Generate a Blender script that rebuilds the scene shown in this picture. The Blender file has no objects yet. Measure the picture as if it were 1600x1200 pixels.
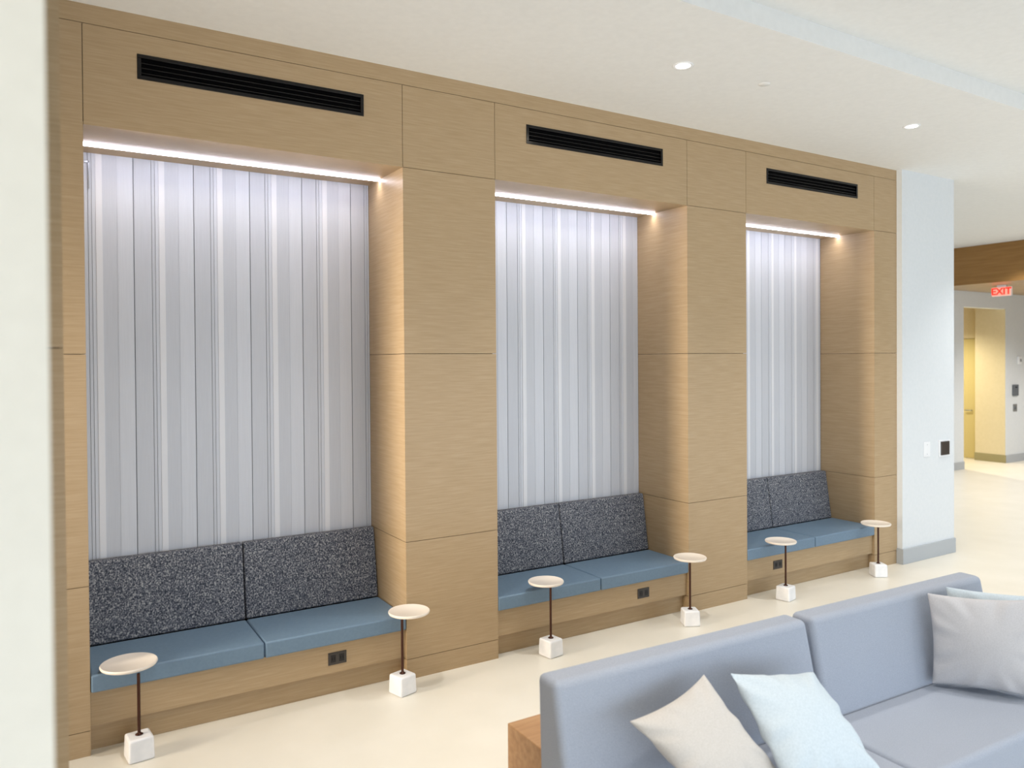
import bpy, bmesh, math, random
from mathutils import Vector, Matrix
random.seed(7)
S = bpy.context.scene
COL = S.collection
PI = math.pi

# ------------------------------------------------------------ camera
CY, CP, CR = 0.549, -0.011, -0.007
fw = Vector((math.sin(CY)*math.cos(CP), math.cos(CY)*math.cos(CP), math.sin(CP)))
rt = Vector((math.cos(CY), -math.sin(CY), 0)); up = rt.cross(fw)
r2 = math.cos(CR)*rt + math.sin(CR)*up; u2 = -math.sin(CR)*rt + math.cos(CR)*up
cd = bpy.data.cameras.new('camera'); cam = bpy.data.objects.new('camera', cd); COL.objects.link(cam)
cam.matrix_world = Matrix(((r2.x, u2.x, -fw.x, -0.217), (r2.y, u2.y, -fw.y, -4.849), (r2.z, u2.z, -fw.z, 2.16), (0, 0, 0, 1)))
cd.sensor_width = 36; cd.lens = 1210.3/1600*36
cd.shift_x = (800-802.85)/1600; cd.shift_y = (577.42-600)/1600
cd.clip_start = 0.05
cd.dof.use_dof = True; cd.dof.focus_distance = 5.9; cd.dof.aperture_fstop = 1.8
S.camera = cam

# ------------------------------------------------------------ world, exposure, daylight
w = bpy.data.worlds.new('world'); S.world = w; w.use_nodes = True
w.node_tree.nodes['Background'].inputs[0].default_value = (0.80, 0.90, 1.0, 1)
w.node_tree.nodes['Background'].inputs[1].default_value = 0.5
S.view_settings.view_transform = 'Standard'; S.view_settings.look = 'None'
S.view_settings.exposure = 0.10; S.view_settings.gamma = 1.0; S.view_settings.use_curve_mapping = False

def area(name, loc, rot, sx, sy, power, color):
    l = bpy.data.lights.new(name, 'AREA'); l.shape = 'RECTANGLE'; l.size = sx; l.size_y = sy
    l.energy = power; l.color = color
    o = bpy.data.objects.new(name, l); o.location = loc; o.rotation_euler = rot; COL.objects.link(o); return o
# window wall behind the photographer: soft daylight
area('daylight', (5.5, -7.25, 1.05), (PI/2, 0, 0), 16, 1.7, 290, (0.72, 0.85, 1.0))
SPOT_POWER = 140
def spot(name, x, y, z, power=None, color=(1.0, 0.98, 0.95), size=1.6):
    l = bpy.data.lights.new(name, 'SPOT'); l.energy = power or SPOT_POWER; l.color = color
    l.spot_size = size; l.spot_blend = 1.0; l.shadow_soft_size = 0.05
    o = bpy.data.objects.new(name, l); o.location = (x, y, z); COL.objects.link(o); return o

# ------------------------------------------------------------ materials
def lin(c):
    return tuple(((v/255)/12.92 if v/255 <= .04045 else ((v/255+.055)/1.055)**2.4) for v in c) + (1,)
def mat(name, rgb, rough=.5, metal=0, spec=.5, emit=None, estr=0):
    m = bpy.data.materials.new(name); m.use_nodes = True
    b = m.node_tree.nodes['Principled BSDF']
    b.inputs['Base Color'].default_value = lin(rgb); b.inputs['Roughness'].default_value = rough
    b.inputs['Metallic'].default_value = metal; b.inputs['Specular IOR Level'].default_value = spec
    if emit: b.inputs['Emission Color'].default_value = lin(emit); b.inputs['Emission Strength'].default_value = estr
    return m
def ramp_mat(name, cols, scale, mapping=(1, 1, 1), rough=.5, detail=4, bump=0, spec=.5, kind='noise', dist=0, bscale=None):
    """procedural noise through a colour ramp, optional bump"""
    m = mat(name, cols[0][1], rough, spec=spec); nt = m.node_tree; N = nt.nodes; L = nt.links
    b = N['Principled BSDF']
    tc = N.new('ShaderNodeTexCoord'); mp = N.new('ShaderNodeMapping'); mp.inputs['Scale'].default_value = mapping
    L.new(tc.outputs['Object'], mp.inputs['Vector'])
    if kind == 'noise':
        n = N.new('ShaderNodeTexNoise'); n.inputs['Scale'].default_value = scale; n.inputs['Detail'].default_value = detail
        n.inputs['Distortion'].default_value = dist; out = n.outputs['Fac']
    else:
        n = N.new('ShaderNodeTexVoronoi'); n.inputs['Scale'].default_value = scale; out = n.outputs['Distance']
    L.new(mp.outputs[0], n.inputs['Vector'])
    r = N.new('ShaderNodeValToRGB'); els = r.color_ramp.elements
    while len(els) < len(cols): els.new(.5)
    for e, (p, c) in zip(els, cols): e.position = p; e.color = lin(c)
    L.new(out, r.inputs[0]); L.new(r.outputs[0], b.inputs['Base Color'])
    if bump:
        bp = N.new('ShaderNodeBump'); bp.inputs['Strength'].default_value = bump; bp.inputs['Distance'].default_value = .002
        L.new(out, bp.inputs['Height']); L.new(bp.outputs[0], b.inputs['Normal'])
    return m

WOOD = ramp_mat('oak_veneer', [(.3, (172, 147, 112)), (.5, (178, 153, 119)), (.7, (184, 160, 127))], 1.0, (5, 5, 110), rough=.42, detail=5, bump=.04, spec=.35)
WOODBLOCK = ramp_mat('warm_oak_block', [(.25, (160, 118, 78)), (.5, (176, 134, 92)), (.75, (188, 148, 106))], 1.0, (3, 30, 30), rough=.5, detail=6, bump=.08)
WOODDARK = ramp_mat('dark_oak_header', [(.3, (142, 102, 50)), (.7, (158, 118, 64))], 1.0, (2, 2, 30), rough=.5)
SEAM = mat('seam_shadow_gap', (58, 40, 26), .8)
PAINT = ramp_mat('white_wall_paint', [(.3, (219, 224, 228)), (.7, (223, 227, 231))], 30, rough=.6)
CREAM = ramp_mat('cream_wall_paint', [(.3, (224, 217, 203)), (.7, (228, 221, 207))], 30, rough=.6)
YELLOWP = ramp_mat('pale_yellow_paint', [(.3, (222, 210, 176)), (.7, (226, 214, 182))], 20, rough=.6)
DOORM = mat('pale_yellow_door', (212, 198, 142), .5)
CEIL = ramp_mat('ceiling_paint', [(.3, (226, 226, 224)), (.7, (230, 230, 228))], 20, rough=.8)
FLOOR = ramp_mat('cream_floor_tile', [(.3, (228, 223, 210)), (.7, (234, 229, 217))], 2.5, rough=.34, detail=8, spec=.45)
BASEB = mat('grey_vinyl_base', (176, 181, 186), .45)
BASEY = mat('olive_vinyl_base', (158, 150, 112), .5)
P_MID = ramp_mat('panel_grey', [(.3, (194, 197, 205)), (.7, (199, 202, 210))], 3, (60, 60, 1.5), rough=.42, bump=.02)
P_LITE = ramp_mat('panel_pale_grey', [(.3, (203, 206, 214)), (.7, (208, 211, 219))], 3, (60, 60, 1.5), rough=.4, bump=.02)
P_WHITE = mat('panel_white_rib', (222, 223, 228), .38)
P_GROOVE = mat('panel_groove', (150, 152, 158), .6)
TWEED = ramp_mat('grey_tweed', [(.36, (56, 60, 70)), (.47, (92, 96, 106)), (.55, (118, 120, 128)), (.66, (176, 176, 176))], 120, (1, 1, .8), rough=.95, detail=3, bump=.5, spec=.15)
BLUE = ramp_mat('blue_vinyl', [(.3, (106, 130, 152)), (.7, (112, 136, 158))], 60, rough=.48, bump=.05, spec=.4)
BLUEFOLD = mat('blue_vinyl_piping', (52, 76, 100), .6)
LED = mat('led_diffuser', (255, 255, 255), .4, emit=(235, 236, 255), estr=15)
LEDCH = mat('led_channel', (225, 222, 215), .5)
BLACK = mat('black_enamel', (5, 4, 6), .16, spec=.35)
BLACKIN = mat('black_duct', (2, 2, 2), .8, spec=.1)
OUTLETM = mat('dark_outlet_plastic', (58, 52, 48), .45)
OUTLETD = mat('outlet_slot', (20, 18, 18), .5)
MARBLE = ramp_mat('white_stone_base', [(.35, (236, 237, 240)), (.6, (245, 245, 247))], 14, rough=.4, detail=6)
TOPM = mat('ivory_table_top', (238, 228, 216), .35)
STEM = mat('bronze_stem', (70, 42, 32), .35, metal=.7)
SOFA = ramp_mat('pale_blue_grey_weave', [(.35, (156, 162, 174)), (.65, (168, 173, 184))], 260, rough=.92, detail=2, bump=.25, spec=.15)
PILBEIGE = ramp_mat('beige_linen', [(.35, (196, 190, 183)), (.65, (206, 200, 194))], 200, rough=.9, bump=.15, spec=.15)
PILGREY = ramp_mat('stone_grey_linen', [(.35, (190, 187, 188)), (.65, (200, 197, 198))], 200, rough=.9, bump=.15, spec=.15)
PILBLUE = ramp_mat('ice_blue_satin', [(.35, (194, 205, 212)), (.65, (204, 214, 221))], 120, rough=.6, bump=.08, spec=.3)
GLOW = mat('downlight_lens', (255, 255, 255), .4, emit=(255, 244, 225), estr=30)
WHITEPL = mat('white_plastic', (240, 242, 245), .35)
DEVICE = mat('dark_device_face', (62, 54, 50), .3)
GREYDEV = mat('grey_reader_plastic', (98, 104, 112), .4)
STEEL = mat('brushed_metal', (165, 168, 172), .35, metal=.8)
EXITBODY = mat('exit_sign_face', (250, 205, 190), .4, emit=(255, 150, 130), estr=.55)
EXITRED = mat('exit_sign_letters', (230, 40, 30), .4, emit=(255, 40, 28), estr=1.6)
FOOT = mat('black_plastic_foot', (25, 25, 26), .5)

# ------------------------------------------------------------ mesh helpers
class MB:
    def __init__(s): s.bm = bmesh.new(); s.mats = []
    def mi(s, m):
        if m not in s.mats: s.mats.append(m)
        return s.mats.index(m)
    def box(s, x0, x1, y0, y1, z0, z1, m, bev=0, seg=2):
        x0, x1 = sorted((x0, x1)); y0, y1 = sorted((y0, y1)); z0, z1 = sorted((z0, z1))
        vs = [s.bm.verts.new(c) for c in ((x0,y0,z0),(x1,y0,z0),(x1,y1,z0),(x0,y1,z0),(x0,y0,z1),(x1,y0,z1),(x1,y1,z1),(x0,y1,z1))]
        return s.hexa(vs, m, bev, seg)
    def hexa(s, vs, m, bev=0, seg=2):
        i = s.mi(m); fs = []
        for q in ((0,3,2,1),(4,5,6,7),(0,1,5,4),(1,2,6,5),(2,3,7,6),(3,0,4,7)):
            f = s.bm.faces.new([vs[k] for k in q]); f.material_index = i; fs.append(f)
        if bev:
            es = list({e for f in fs for e in f.edges})
            r = bmesh.ops.bevel(s.bm, geom=es, offset=bev, segments=seg, profile=.5, affect='EDGES')
            for f in r['faces']: f.smooth = True; f.material_index = i
        return fs
    def hexc(s, coords, m, bev=0, seg=2):
        return s.hexa([s.bm.verts.new(c) for c in coords], m, bev, seg)
    def lathe(s, prof, cx, cy, m, n=40):
        i = s.mi(m); rings = []
        for r, z in prof:
            if r < 1e-6: rings.append([s.bm.verts.new((cx, cy, z))])
            else: rings.append([s.bm.verts.new((cx+r*math.cos(2*PI*k/n), cy+r*math.sin(2*PI*k/n), z)) for k in range(n)])
        for a, b in zip(rings, rings[1:]):
            for k in range(n):
                q = [a[k % len(a)], a[(k+1) % len(a)], b[(k+1) % len(b)], b[k % len(b)]]
                u = []
                for v in q:
                    if v not in u: u.append(v)
                if len(u) > 2:
                    f = s.bm.faces.new(u); f.material_index = i; f.smooth = True
    def obj(s, name, parent=None, smooth_all=False):
        bmesh.ops.recalc_face_normals(s.bm, faces=s.bm.faces)
        me = bpy.data.meshes.new(name); s.bm.to_mesh(me); s.bm.free()
        for m in s.mats: me.materials.append(m)
        if smooth_all:
            for p in me.polygons: p.use_smooth = True
        o = bpy.data.objects.new(name, me); COL.objects.link(o)
        if parent: o.parent = parent
        return o
def one(name, args, parent=None):
    b = MB(); b.box(*args[:6], args[6], *(args[7:])); return b.obj(name, parent)
def tag(o, label, cat, group=None):
    o['label'] = label; o['category'] = cat
    if group: o['group'] = group
    return o
def thing(name, loc, label, cat, group=None, rz=0):
    o = bpy.data.objects.new(name, None); COL.objects.link(o); o.location = loc; o.rotation_euler = (0, 0, rz)
    o.empty_display_size = .1
    return tag(o, label, cat, group)
def struct(o): o['kind'] = 'structure'; return o
def kids(o): return [c for c in COL.objects if c.parent == o]
def dup(root, loc, label, rz=None):
    r = root.copy(); COL.objects.link(r); r.location = loc; r['label'] = label
    if rz is not None: r.rotation_euler = (0, 0, rz)
    for ch in kids(root):
        c = ch.copy(); COL.objects.link(c); c.parent = r
        for g in kids(ch):
            d = g.copy(); COL.objects.link(d); d.parent = c
    return r

# ------------------------------------------------------------ dimensions (metres)
W, P, E, D = 1.883, .718, .388, .640
PITCH = W + P
H, ZB, ZH, ZM, ZL, ZP = 4.131, 4.025, 3.472, 2.214, .936, .138
XE = 3*W + 2*P + E          # right end of the oak wall
T = .02; G = .0035          # panel thickness, reveal

# ------------------------------------------------------------ shell
struct(one('floor', (-3.2, 22, -9.6, 8, -.1, 0, FLOOR)))
b = MB()
b.box(-3.2, 13.85, -1.69, 8, H, H+.13, CEIL)
b.box(-3.2, 22, -9.6, -1.69, H+.13, H+.25, CEIL)
b.box(13.85, 22, -1.69, 8, H, H+.13, CEIL)
struct(b.obj('ceiling'))

# oak wall core (dark, seen only in the reveals) with panels as its parts
b = MB()
CT = T
b.box(-3.0, 0-CT, CT, D+.3, 0, H, SEAM)
for k in range(3):
    x0 = k*PITCH; x1 = x0+W; nx = x1+P if k < 2 else XE
    b.box(x1+CT, nx-(CT if k < 2 else 0), CT, D+.3, 0, H, SEAM)
    b.box(x0-CT, x1+CT, CT, D+.3, ZH+CT, H, SEAM)
    b.box(x0-CT, x1+CT, D+.05, D+.3, 0, ZH+CT, SEAM)
wb = struct(b.obj('wall_back'))
def panel(x0, x1, y0, y1, z0, z1): return one('wood_panel', (x0, x1, y0, y1, z0, z1, WOOD), wb)
one('wood_fascia', (-3.0, XE, 0, T, ZB+G/2, H, WOOD), wb)
rows = [(0, ZP-G/2), (ZP+G/2, ZL-G/2), (ZL+G/2, ZM-G/2), (ZM+G/2, ZH-G/2), (ZH+G/2, ZB-G/2)]
piers = [(-3.0, 0, False), (W, PITCH, True), (PITCH+W, 2*PITCH, True), (2*PITCH+W, XE, True)]
for x0, x1, full in piers:
    for (a, c) in rows:
        if not full and a == rows[3][0]: c = rows[4][1]
        if not full and a == rows[4][0]: continue
        g0 = 0 if a != rows[4][0] and full else G/2
        xl = x0 + (G/2 if a == rows[4][0] else 0); xr = x1 - (G/2 if a == rows[4][0] and x1 != XE else 0)
        if not full: xr = x1 - G/2
        panel(xl, xr, 0, T, a, c)
VX0, VX1, VZ0, VZ1 = .27, 1.611, 3.768, 3.910
for k in range(3):
    x0 = k*PITCH; x1 = x0+W
    # header with vent opening
    m = MB(); hx0, hx1 = x0+G/2, x1-G/2
    m.box(hx0, x0+VX0+.01, 0, T, ZH, ZB-G/2, WOOD); m.box(x0+VX1-.01, hx1, 0, T, ZH, ZB-G/2, WOOD)
    m.box(x0+VX0+.01, x0+VX1-.01, 0, T, ZH, x0*0+VZ0+.01, WOOD); m.box(x0+VX0+.01, x0+VX1-.01, 0, T, VZ1-.01, ZB-G/2, WOOD)
    bmesh.ops.remove_doubles(m.bm, verts=m.bm.verts, dist=1e-5)
    m.obj('header_panel', wb)
    # niche cheeks
    for (a, c) in rows[:4]:
        one('cheek_panel', (x0-T, x0, T, D, a, c if a != rows[3][0] else ZH+T, WOOD), wb)
        one('cheek_panel', (x1, x1+T, T, D, a, c if a != rows[3][0] else ZH+T, WOOD), wb)
    # soffit in two boards either side of the light channel
    m = MB(); m.box(x0, x1, T, .398, ZH, ZH+T, WOOD); m.box(x0, x1, .432, D, ZH, ZH+T, WOOD)
    m.obj('soffit_panel', wb)

# ------------------------------------------------------------ light lines in the niche soffits
side = ['left', 'middle', 'right']
for k in range(3):
    x0 = k*PITCH
    t = thing('led_light_line', (x0, .415, ZH), 'thin glowing light line under the top of the %s niche' % ['leftmost', 'middle', 'rightmost'][k], 'light', 'light lines under the niche soffits')
    m = MB(); m.box(.0, W, -.017, -.0142, -.0, .018, LEDCH); m.box(.0, W, .0142, .017, -.0, .018, LEDCH); m.box(0, W, -.017, .017, .018, .021, LEDCH)
    m.obj('channel', t)
    one('diffuser', (.002, W-.002, -.014, .014, -.012, .012, LED), t)
    a = area('led_glow', (x0+W/2, .415, ZH-.014), (0, 0, 0), W-.01, .02, 3.2, (1.0, .94, .88))
    a.data.spread = math.radians(130)
    a.parent = None

# ------------------------------------------------------------ striped wall panels
def striped(x0, off, label):
    t = thing('striped_wall_panel', (x0, 0, 0), label, 'wall panel', 'striped panels in the niches')
    m = MB(); yb = D+.03
    x = off - .36*2
    segs = []
    while x < W:
        for (a, c, y, mm) in ((0, .006, .012, P_GROOVE), (.006, .106, .004, P_MID), (.106, .109, .010, P_GROOVE), (.109, .126, .003, P_MID),
                              (.126, .129, .010, P_GROOVE), (.129, .150, .004, P_LITE), (.150, .186, 0, P_WHITE), (.186, .270, .004, P_MID), (.270, .360, .002, P_LITE)):
            p, q = max(0.0, x+a), min(W, x+c)
            if q-p > .0005: segs.append((p, q, D+y, mm))
        x += .36
    for (p, q, y, mm) in segs: m.box(p, q, y, yb, .40, ZH+T, mm)
    m.obj('stripe_field', t)
    return t
t = striped(0, .301, 'tall white and grey striped panel at the back of the leftmost niche')
m = MB(); m.box(.052, .058, D-.006, D, 3.25, 3.42, STEEL); m.box(.03, .058, D-.006, D, 3.41, 3.42, STEEL); m.obj('reflected_edge', t)  # thin L-shaped line modelled in place of a reflection of the pier edge
striped(PITCH, .117, 'tall white and grey striped panel at the back of the middle niche')
striped(2*PITCH, .22, 'tall white and grey striped panel at the back of the rightmost niche')

# ------------------------------------------------------------ air vents
t = thing('air_vent', (VX0, 0, VZ0), 'long black slot vent above the leftmost niche', 'air vent', 'black slot vents above the niches')
L = VX1-VX0; HV = VZ1-VZ0
m = MB()
m.box(0, L, -.004, .012, 0, .022, BLACK, .002); m.box(0, L, -.004, .012, HV-.022, HV, BLACK, .002)
m.box(0, .022, -.004, .012, .022, HV-.022, BLACK, .002); m.box(L-.022, L, -.004, .012, .022, HV-.022, BLACK, .002)
m.obj('frame', t)
one('duct_box', (.012, L-.012, .0175, .0196, .012, HV-.012, BLACKIN), t)
for z in (.040, .068, .096):
    m = MB(); m.hexc([(.022, .002, z-.006), (L-.022, .002, z-.006), (L-.022, .017, z+.004), (.022, .017, z+.004),
                      (.022, .002, z), (L-.022, .002, z), (L-.022, .017, z+.010), (.022, .017, z+.010)], BLACK, .0015)
    m.obj('blade', t)
dup(t, (VX0+PITCH, 0, VZ0), 'long black slot vent above the middle niche')
dup(t, (VX0+2*PITCH, 0, VZ0), 'long black slot vent above the rightmost niche')

# ------------------------------------------------------------ built-in benches
def soften(o, levels=1):
    md = o.modifiers.new('sub', 'SUBSURF'); md.levels = levels; md.render_levels = levels
t = thing('built_in_bench', (0, 0, 0), 'built-in oak bench with blue seat and grey tweed back, in the leftmost niche', 'bench', 'upholstered benches in the niches')
one('base_panel', (.001, W-.001, .027, .055, .150, .341, WOOD), t)
one('toe_kick', (.001, W-.001, .072, .09, 0, .150, WOOD), t)
m = MB(); m.box(.001, W-.001, .055, D, .322, .340, WOOD); m.box(.001, W-.001, .055, .09, .15, .168, WOOD); m.obj('seat_board', t)
hw = W/2
for s in (0, 1):
    xa, xb = s*hw+.002, (s+1)*hw-.003
    m = MB(); m.box(xa, xb, -.004, .505, .342, .442, BLUE, .011, 3); c = m.obj('seat_cushion', t)
    m = MB()
    m.hexc([(xa+.001, .500, .444), (xb-.001, .500, .444), (xb-.001, D-.008, .444), (xa+.001, D-.008, .444),
            (xa+.001, .572, .940), (xb-.001, .572, .940), (xb-.001, D-.004, .940), (xa+.001, D-.004, .940)], TWEED, .012, 3)
    m.obj('back_cushion', t)
one('seam_piping', (hw-.0028, hw+.0018, .006, .5, .35, .436, BLUEFOLD), t)
bench0 = t
dup(t, (PITCH, 0, 0), 'built-in oak bench with blue seat and grey tweed back, in the middle niche')
dup(t, (2*PITCH, 0, 0), 'built-in oak bench with blue seat and grey tweed back, in the rightmost niche')

# outlets on the bench fronts
def outlet(x, z, label):
    t = thing('power_outlet', (x, .027, z), label, 'outlet', 'dark outlets on the bench fronts')
    one('cover_plate', (-.061, .061, -.006, 0, -.040, .040, OUTLETM, .002), t)
    for s in (-1, 1):
        m = MB(); m.box(s*.028-.017, s*.028+.017, -.0075, -.0055, -.024, .024, OUTLETD, .001); so = m.obj('socket', t)
        m = MB(); m.box(s*.028-.009, s*.028-.007, -.0085, -.007, -.008, .010, BLACKIN); m.box(s*.028+.007, s*.028+.009, -.0085, -.007, -.008, .010, BLACKIN)
        m.obj('slot', so)
    return t
outlet(1.407, .243, 'dark rectangular outlet on the front of the leftmost bench')
outlet(4.000, .243, 'dark rectangular outlet on the front of the middle bench')
outlet(5.640, .243, 'dark rectangular outlet on the front of the rightmost bench')

# ------------------------------------------------------------ pedestal tables
def table(cx, cy, rz, dx, dy, R, htop, label):
    t = thing('side_table', (cx, cy, 0), label, 'side table', 'small round side tables along the benches')
    m = MB(); a = .067
    vs = [(-a, -a, 0), (a, -a, 0), (a, a, 0), (-a, a, 0), (-a+.004, -a+.004, .125), (a-.004, -a+.004, .125), (a-.004, a-.004, .125), (-a+.004, a-.004, .125)]
    m.hexc(vs, MARBLE, .012, 4); c = m.obj('stone_base', t); c.rotation_euler = (0, 0, rz)
    m = MB(); m.lathe([(0, .1255), (.020, .1255), (.020, .129), (.012, .133), (.0085, .139)], 0, 0, STEM, 24); m.obj('collar', t)
    m = MB(); m.lathe([(.0085, .125), (.0085, htop-.021)], 0, 0, STEM, 20); st = m.obj('stem', t)
    m = MB(); m.lathe([(0, htop-.021), (R*.86, htop-.021), (R*.97, htop-.017), (R, htop-.009), (R*.995, htop-.003), (R*.975, htop), (R*.955, htop), (R*.945, htop-.001), (0, htop-.001)], dx, dy, TOPM, 64)
    m.obj('table_top', t)
    return t
def deg(a): return math.radians(a)
table(.224, -.160, deg(6), -.033, .150, .148, .482, 'small round white side table nearest the left edge, before the leftmost bench')
table(1.780, -.165, deg(16), .060, .024, .136, .522, 'small round white side table at the right end of the leftmost bench')
table(2.960, -.150, deg(8), .016, .084, .133, .526, 'small round white side table in front of the middle bench')
table(4.290, -.215, deg(-28), .054, .055, .135, .535, 'small round white side table at the right end of the middle bench')
table(5.480, -.195, deg(12), .031, .079, .138, .514, 'small round white side table in front of the rightmost bench')
table(6.865, -.185, deg(-30), .030, .045, .140, .518, 'small round white side table at the right end of the rightmost bench, smallest in view')

# ------------------------------------------------------------ downlights and added fill lights
def downlight(x, y, label):
    t = thing('ceiling_downlight', (x, y, H), label, 'ceiling light', 'recessed downlights in the lower ceiling')
    m = MB(); m.lathe([(.046, -.001), (.050, -.006), (.066, -.006), (.070, -.0005)], 0, 0, WHITEPL, 32); m.obj('trim_ring', t)
    m = MB(); m.lathe([(0, -.003), (.047, -.003)], 0, 0, GLOW, 32); m.obj('lens', t)
    spot('downlight_or_fill', x, y, H-.03)
    return t
downlight(3.480, -1.005, 'larger recessed downlight in the ceiling above the middle niche')
downlight(6.122, -.99, 'smaller recessed downlight in the ceiling above the rightmost niche')
for (x, y) in ((.87, -1.0), (8.76, -1.0)): spot('downlight_or_fill', x, y, H-.03)
for x in (-1, 2.2, 5.5, 8.8, 12): 
    for y in (-4.0, -6.2): spot('downlight_or_fill', x, y, H+.10, 110)  # added ceiling fill out of view, brightens the room and floor
spot('downlight_or_fill', .55, -2.9, H+.10, 110, (1, .86, .68))  # warm fill spot added to brighten the niche cheeks
area('cheek_fill', (-2.9, -.47, 1.9), (PI/2, 0, -PI/2), .7, 2.4, 56, (1, .88, .72)).data.spread = math.radians(70)  # unseen warm fill added at the left, grazes past the piers onto the cheeks
for x in (2.2, 4.8, 7.4, 10.0): spot('downlight_or_fill', x, -2.5, H+.10, 110, size=1.4)  # extra fill row, added to lift the floor and lower wall
for (x, y) in ((10.5, -1.5), (11.5, 1.3), (13, -1.2), (13.2, 1.6)): spot('downlight_or_fill', x, y, H-.03, 190, size=2.0)  # added spots without fixtures, lighten the floor and walls further right
for (x, y) in ((15.9, 1.6), (18.5, 1.2)): spot('downlight_or_fill', x, y, 3.42, 240, size=2.4)  # fill added under the lowered ceiling to brighten the far wall
spot('downlight_or_fill', 15.6, 4.6, 3.1, 240, (1.0, .90, .66), size=2.6)  # warm fill added inside the passage to make its yellow walls brighter
m = MB(); m.lathe([(0, H-.006), (.040, H-.006), (.043, H-.001)], 4.23, -1.045, CEIL, 32)
tag(m.obj('sprinkler_cover'), 'flat round off-white cover plate in the ceiling between the two downlights', 'sprinkler cover')

# ------------------------------------------------------------ white wall to the right of the oak wall
struct(one('wall_right', (XE, 8.445, -.060, 3.4, 0, H, PAINT)))
m = MB(); m.box(XE, 8.450, -.078, -.0602, 0, .160, BASEB, .003); m.box(XE-.015, XE-.0005, -.078, -.001, 0, .160, BASEB, .003)
struct(m.obj('baseboard_right'))
t = thing('wall_thermostat', (8.245, -.0601, 1.172), 'dark square wall control in a white frame near the white wall edge', 'wall control')
one('frame', (-.105, .105, -.010, 0, -.092, .092, WHITEPL, .003), t)
one('screen', (-.080, .080, -.020, -.009, -.074, .074, DEVICE, .003), t)
t = thing('blank_wall_plate', (7.917, -.0601, 1.178), 'plain white cover plate on white wall left of the dark control', 'wall plate')
one('plate', (-.058, .058, -.006, 0, -.082, .082, WHITEPL, .003), t)
for z in (-.05, .05): one('screw', (-.004, .004, -.0075, -.0055, z-.004, z+.004, STEEL, .001), t)

# ------------------------------------------------------------ far hall
struct(one('trim_1', (13.85, 13.90, -6, 3.4, 3.46, H-.001, WOODDARK)))       # oak bulkhead face
struct(one('trim_2', (13.90, 22, -6, 7.9, 3.46, 3.50, WOOD)))               # lowered oak ceiling behind it
FY = 3.42
m = MB(); m.box(8.445, 15.08, FY, FY+.18, 0, 3.459, PAINT); m.box(16.63, 21.9, FY, FY+.18, 0, 3.459, PAINT); m.box(15.08, 16.63, FY, FY+.18, 3.155, 3.459, PAINT)
m.box(8.445, 13.85, FY, FY+.18, 3.459, H, PAINT)
struct(m.obj('wall_far'))
m = MB(); m.box(8.46, 15.085, FY-.016, FY-.0002, 0, .145, BASEB, .003); m.box(16.632, 21.8, FY-.016, FY-.0002, 0, .160, BASEB, .003)
struct(m.obj('baseboard_far'))
m = MB(); m.box(16.63, 16.80, FY+.18, 4.02, 0, 3.459, YELLOWP); m.box(16.80, 16.90, 5.15, 6.5, 0, 3.459, YELLOWP); m.box(16.80, 17.0, 4.02, 5.15, 2.58, 3.459, YELLOWP)
m.box(16.627, 16.6298, FY+.002, 4.02, .161, 3.15, YELLOWP)
m.box(14.2, 17.0, 6.5, 6.6, 0, 3.459, YELLOWP); m.box(14.2, 14.3, FY+.18, 6.5, 0, 3.459, YELLOWP)
struct(m.obj('wall_passage'))
m = MB(); m.box(16.612, 16.6268, FY-.016, 4.03, 0, .160, BASEY, .003)
struct(m.obj('baseboard_passage'))
d = struct(one('door_1', (16.86, 16.91, 4.03, 5.14, .005, 2.575, DOORM, .003)))
m = MB(); m.box(16.83, 16.86, 4.20, 4.22, 1.02, 1.04, STEEL, .003); m.box(16.81, 16.83, 4.20, 4.34, 1.02, 1.04, STEEL, .004); m.obj('door_handle', d)

t = thing('exit_sign', (14.5, 2.435, 3.26), 'small glowing red exit sign hanging in the far hall', 'exit sign')
one('housing', (-.012, .030, -.168, .168, 0, .165, WHITEPL, .004), t)
one('face_plate', (-.018, -.0125, -.160, .160, .008, .157, EXITBODY, .001), t)
one('canopy', (-.03, .05, -.07, .07, .165, .1995, WHITEPL, .003), t)
fc = bpy.data.curves.new('exit_letters', 'FONT'); fc.body = 'EXIT'; fc.size = .165; fc.extrude = .002; fc.align_x = 'CENTER'; fc.align_y = 'CENTER'; fc.offset = .004
fo = bpy.data.objects.new('tmp_text', fc); COL.objects.link(fo)
bpy.context.view_layer.update()
me = bpy.data.meshes.new_from_object(fo.evaluated_get(bpy.context.evaluated_depsgraph_get())); bpy.data.objects.remove(fo)
me.materials.clear(); me.materials.append(EXITRED)
lo = bpy.data.objects.new('letters', me); COL.objects.link(lo); lo.parent = t
lo.location = (-.021, 0, .082); lo.rotation_euler = (PI/2, 0, -PI/2)

t = thing('card_reader', (17.0, FY-.0001, 1.485), 'dark grey card reader on the far wall right of the doorway', 'card reader')
one('body', (-.11, .11, -.03, 0, -.115, .115, GREYDEV, .01), t)
one('indicator', (-.03, .03, -.033, -.029, .05, .07, BLACKIN, .001), t)
t = thing('call_button', (17.0, FY-.0001, 1.12), 'small grey push-button plate below the dark card reader', 'push button')
one('plate', (-.075, .075, -.012, 0, -.075, .075, STEEL, .004), t)
m = MB(); m.lathe([(0, .02), (.03, .02), (.035, .012)], 0, 0, GREYDEV, 24); bt = m.obj('button', t); bt.rotation_euler = (PI/2, 0, 0)
t = thing('fire_strobe', (17.15, FY-.0001, 2.10), 'small white alarm unit high on the far wall above the card reader', 'alarm')
one('body', (-.06, .06, -.04, 0, -.08, .08, WHITEPL, .008), t)
one('lens', (-.03, .03, -.052, -.039, -.03, .03, STEEL, .006), t)

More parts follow.
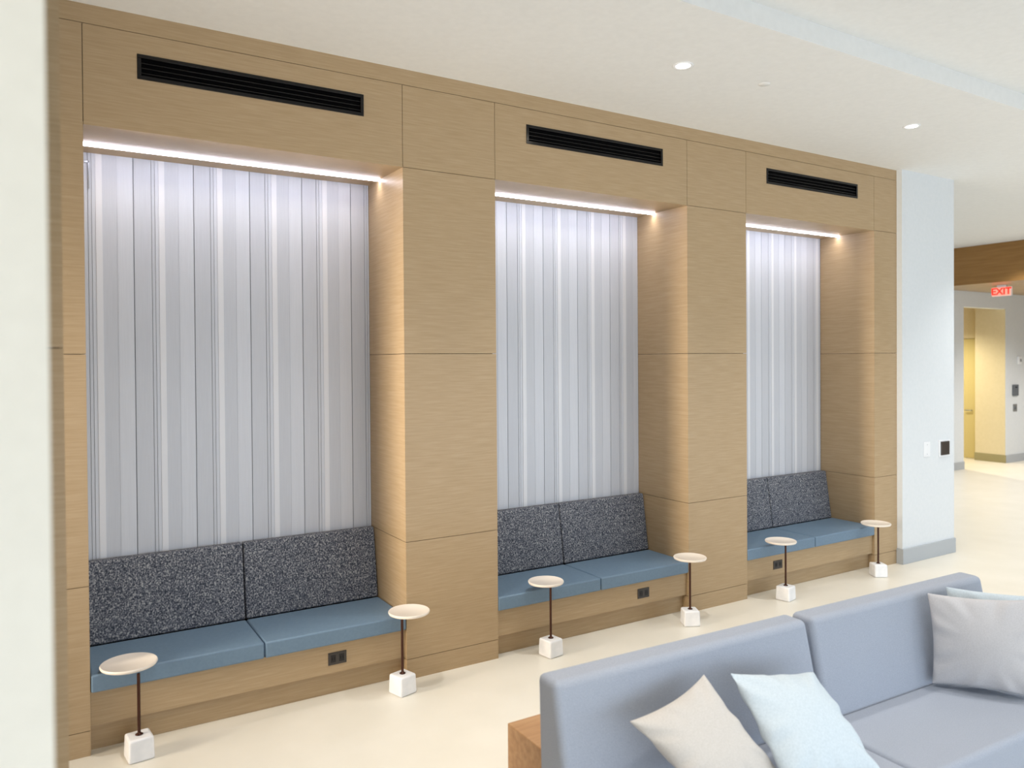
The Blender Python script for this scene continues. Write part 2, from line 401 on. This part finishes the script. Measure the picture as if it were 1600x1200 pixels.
# enclosing walls out of frame
struct(one('wall_left', (-3.2, -3.0, -9.6, 8, 0, H+.13, CREAM)))
m = MB(); m.box(-3.0, 21.9, -7.15, -7.0, 0, .14, CREAM); m.box(-3.0, 21.9, -7.15, -7.0, 2.1, H+.13, CREAM)
m.box(13.6, 21.9, -7.15, -7.0, .14, 2.1, CREAM)
struct(m.obj('wall_behind'))
m = MB()
for i in range(9): m.box(-2.99+i*2.07, -2.91+i*2.07, -7.10, -7.03, .1402, 2.0998, STEEL)
m.box(-2.99, 13.59, -7.10, -7.03, .1402, .18, STEEL); m.box(-2.99, 13.59, -7.10, -7.03, 2.06, 2.0998, STEEL)
struct(m.obj('window_1'))
struct(one('wall_east', (21.9, 22.0, -9.6, 8, 0, H+.13, CREAM)))
# cream wall end and oak-clad post beside the photographer
struct(one('wall_near', (-2.99, -.206, -3.62, -2.75, 0, H+.13, CREAM)))
m = MB(); m.box(-2.99, -.160, -1.735, -1.20, 0, H-.001, SEAM); post = struct(m.obj('wall_post'))
for (a, c) in ((0, 2.216-G/2), (2.216+G/2, H-.001)):
    one('wood_panel', (-2.99, -.147, -1.755, -1.735, a, c, WOOD), post)
    one('wood_panel', (-.160, -.147, -1.735, -1.20, a, c, WOOD), post)

# ------------------------------------------------------------ sofa
t = thing('sofa', (1.570, -2.096, 0), 'long pale blue-grey fabric sofa in the foreground, seen over its left end', 'sofa', rz=deg(-1.7))
LS = 3.08; half = LS/2
m = MB(); m.box(.03, LS-.03, -.78, -.03, .07, .19, SOFA, .015, 3); m.obj('base', t)
for s in (0, 1):
    xa = s*half + (.004 if s else 0); xb = (s+1)*half - (0 if s else .004)
    # back: leaning slab, thicker at the foot; a wedge gap opens at the top between the two
    wl = .0 if s == 0 else .016; wr = .016 if s == 0 else 0
    m = MB()
    m.hexc([(xa, -.275, .19), (xb, -.275, .19), (xb, -.02, .19), (xa, -.02, .19),
            (xa+wl, -.140, .836), (xb-wr, -.140, .836), (xb-wr, .0, .836), (xa+wl, .0, .836)], SOFA, .030, 5)
    m.obj('back_cushion', t)
    sa = .0 if s == 0 else 1.475+.003; sb = 1.475-.003 if s == 0 else LS
    m = MB(); m.box(sa, sb, -.815, -.235, .192, .362, SOFA, .028, 5); m.obj('seat_cushion', t)
for x in (.12, LS-.12):
    for y in (-.12, -.70):
        m = MB(); m.lathe([(.02, 0), (.028, .075)], x, y, FOOT, 20); m.lathe([(0, 0), (.02, 0)], x, y, FOOT, 20); m.obj('foot', t)

# oak block table behind the sofa
m = MB(); m.box(1.702, 2.95, -2.03, -1.63, .0, .40, WOODBLOCK, .004)
tag(m.obj('low_wooden_table'), 'low solid warm oak block behind the left end of the sofa', 'table')

# ------------------------------------------------------------ pillows
def pillow(name, c4, thick, m, label, group=None, seed=0, pinch=.075, n=28, fold=.006):
    """c4: corners tl, tr, br, bl (3-D); inflated cushion with pinched edges, peaked corners and creases"""
    rnd = random.Random(seed)
    tl, tr, br, bl = [Vector(c) for c in c4]; ctr = (tl+tr+br+bl)/4
    nrm = (tr-tl).cross(bl-tl).normalized()
    if nrm.dot(Vector((-.217, -4.849, 2.16))-ctr) < 0: nrm = -nrm
    ph = [rnd.uniform(0, 6.28) for _ in range(6)]
    bm = bmesh.new(); grid = {}
    def pos(u, v, side):
        a = 2*u-1; c = 2*v-1
        # edges bow inwards between peaked corners
        aa = a*(1-pinch*(1-c*c)*abs(a)**1.5); cc = c*(1-pinch*(1-a*a)*abs(c)**1.5)
        uu, vv = (aa+1)/2, (cc+1)/2
        p = (tl*(1-uu)+tr*uu)*(1-vv) + (bl*(1-uu)+br*uu)*vv
        h = max(0, (1-a**2))**.55*max(0, (1-c**2))**.55
        h *= 1+.10*math.sin(3*a+ph[0])*math.cos(2.5*c+ph[1])
        edge = max(0, min(1, (max(abs(a), abs(c))-.45)/.55))
        cr = fold*edge*(math.sin(11*math.atan2(c, a)+ph[2]) + .6*math.sin(19*math.atan2(c, a)+ph[3]))
        if max(abs(a), abs(c)) > .999: cr = 0
        return p + nrm*side*(thick/2*h + cr*h**.3)
    ctrs = []
    for side in (1, -1):
        for i in range(n+1):
            for j in range(n+1):
                rim = i in (0, n) or j in (0, n)
                key = (i, j, 0 if rim else side)
                if key not in grid:
                    u = .5-.5*math.cos(PI*i/n)*1.0; v = .5-.5*math.cos(PI*j/n)
                    u = .6*u+.4*i/n; v = .6*v+.4*j/n
                    grid[key] = bm.verts.new(pos(u, v, side)-ctr)
        for i in range(n):
            for j in range(n):
                q = []
                for (a, c) in ((i, j), (i+1, j), (i+1, j+1), (i, j+1)):
                    rim = a in (0, n) or c in (0, n)
                    q.append(grid[(a, c, 0 if rim else side)])
                if side < 0: q.reverse()
                f = bm.faces.new(q); f.smooth = True
    bmesh.ops.recalc_face_normals(bm, faces=bm.faces)
    me = bpy.data.meshes.new(name); bm.to_mesh(me); bm.free(); me.materials.append(m)
    o = bpy.data.objects.new(name, me); o.location = ctr; COL.objects.link(o)
    soften(o)
    return tag(o, label, 'pillow', group)
pillow('throw_pillow', [(1.790, -2.435, .705), (2.250, -2.395, .785), (2.410, -2.700, .42), (1.954, -2.72, .42)], .15, PILBEIGE,
       'beige throw pillow tipped onto its corner at the near left end of the sofa', seed=3, pinch=.11, fold=.009)
pillow('throw_pillow', [(2.350, -2.450, .785), (2.850, -2.500, .700), (2.800, -2.880, .41), (2.330, -2.800, .41)], .17, PILBLUE,
       'ice blue pillow in the middle of the sofa, right of the tipped beige one', seed=5, pinch=.06, fold=.012)
pillow('throw_pillow', [(3.965, -2.385, .860), (4.300, -2.80, .875), (4.205, -2.865, .378), (3.925, -2.435, .378)], .15, PILGREY,
       'large greyish beige pillow at the far right end of the sofa', seed=8, pinch=.07, fold=.010)
pillow('throw_pillow', [(4.150, -2.385, .865), (4.520, -2.78, .845), (4.45, -2.86, .385), (4.10, -2.45, .385)], .12, PILBLUE,
       'ice blue pillow mostly hidden behind the large greyish beige pillow', seed=11, pinch=.05)
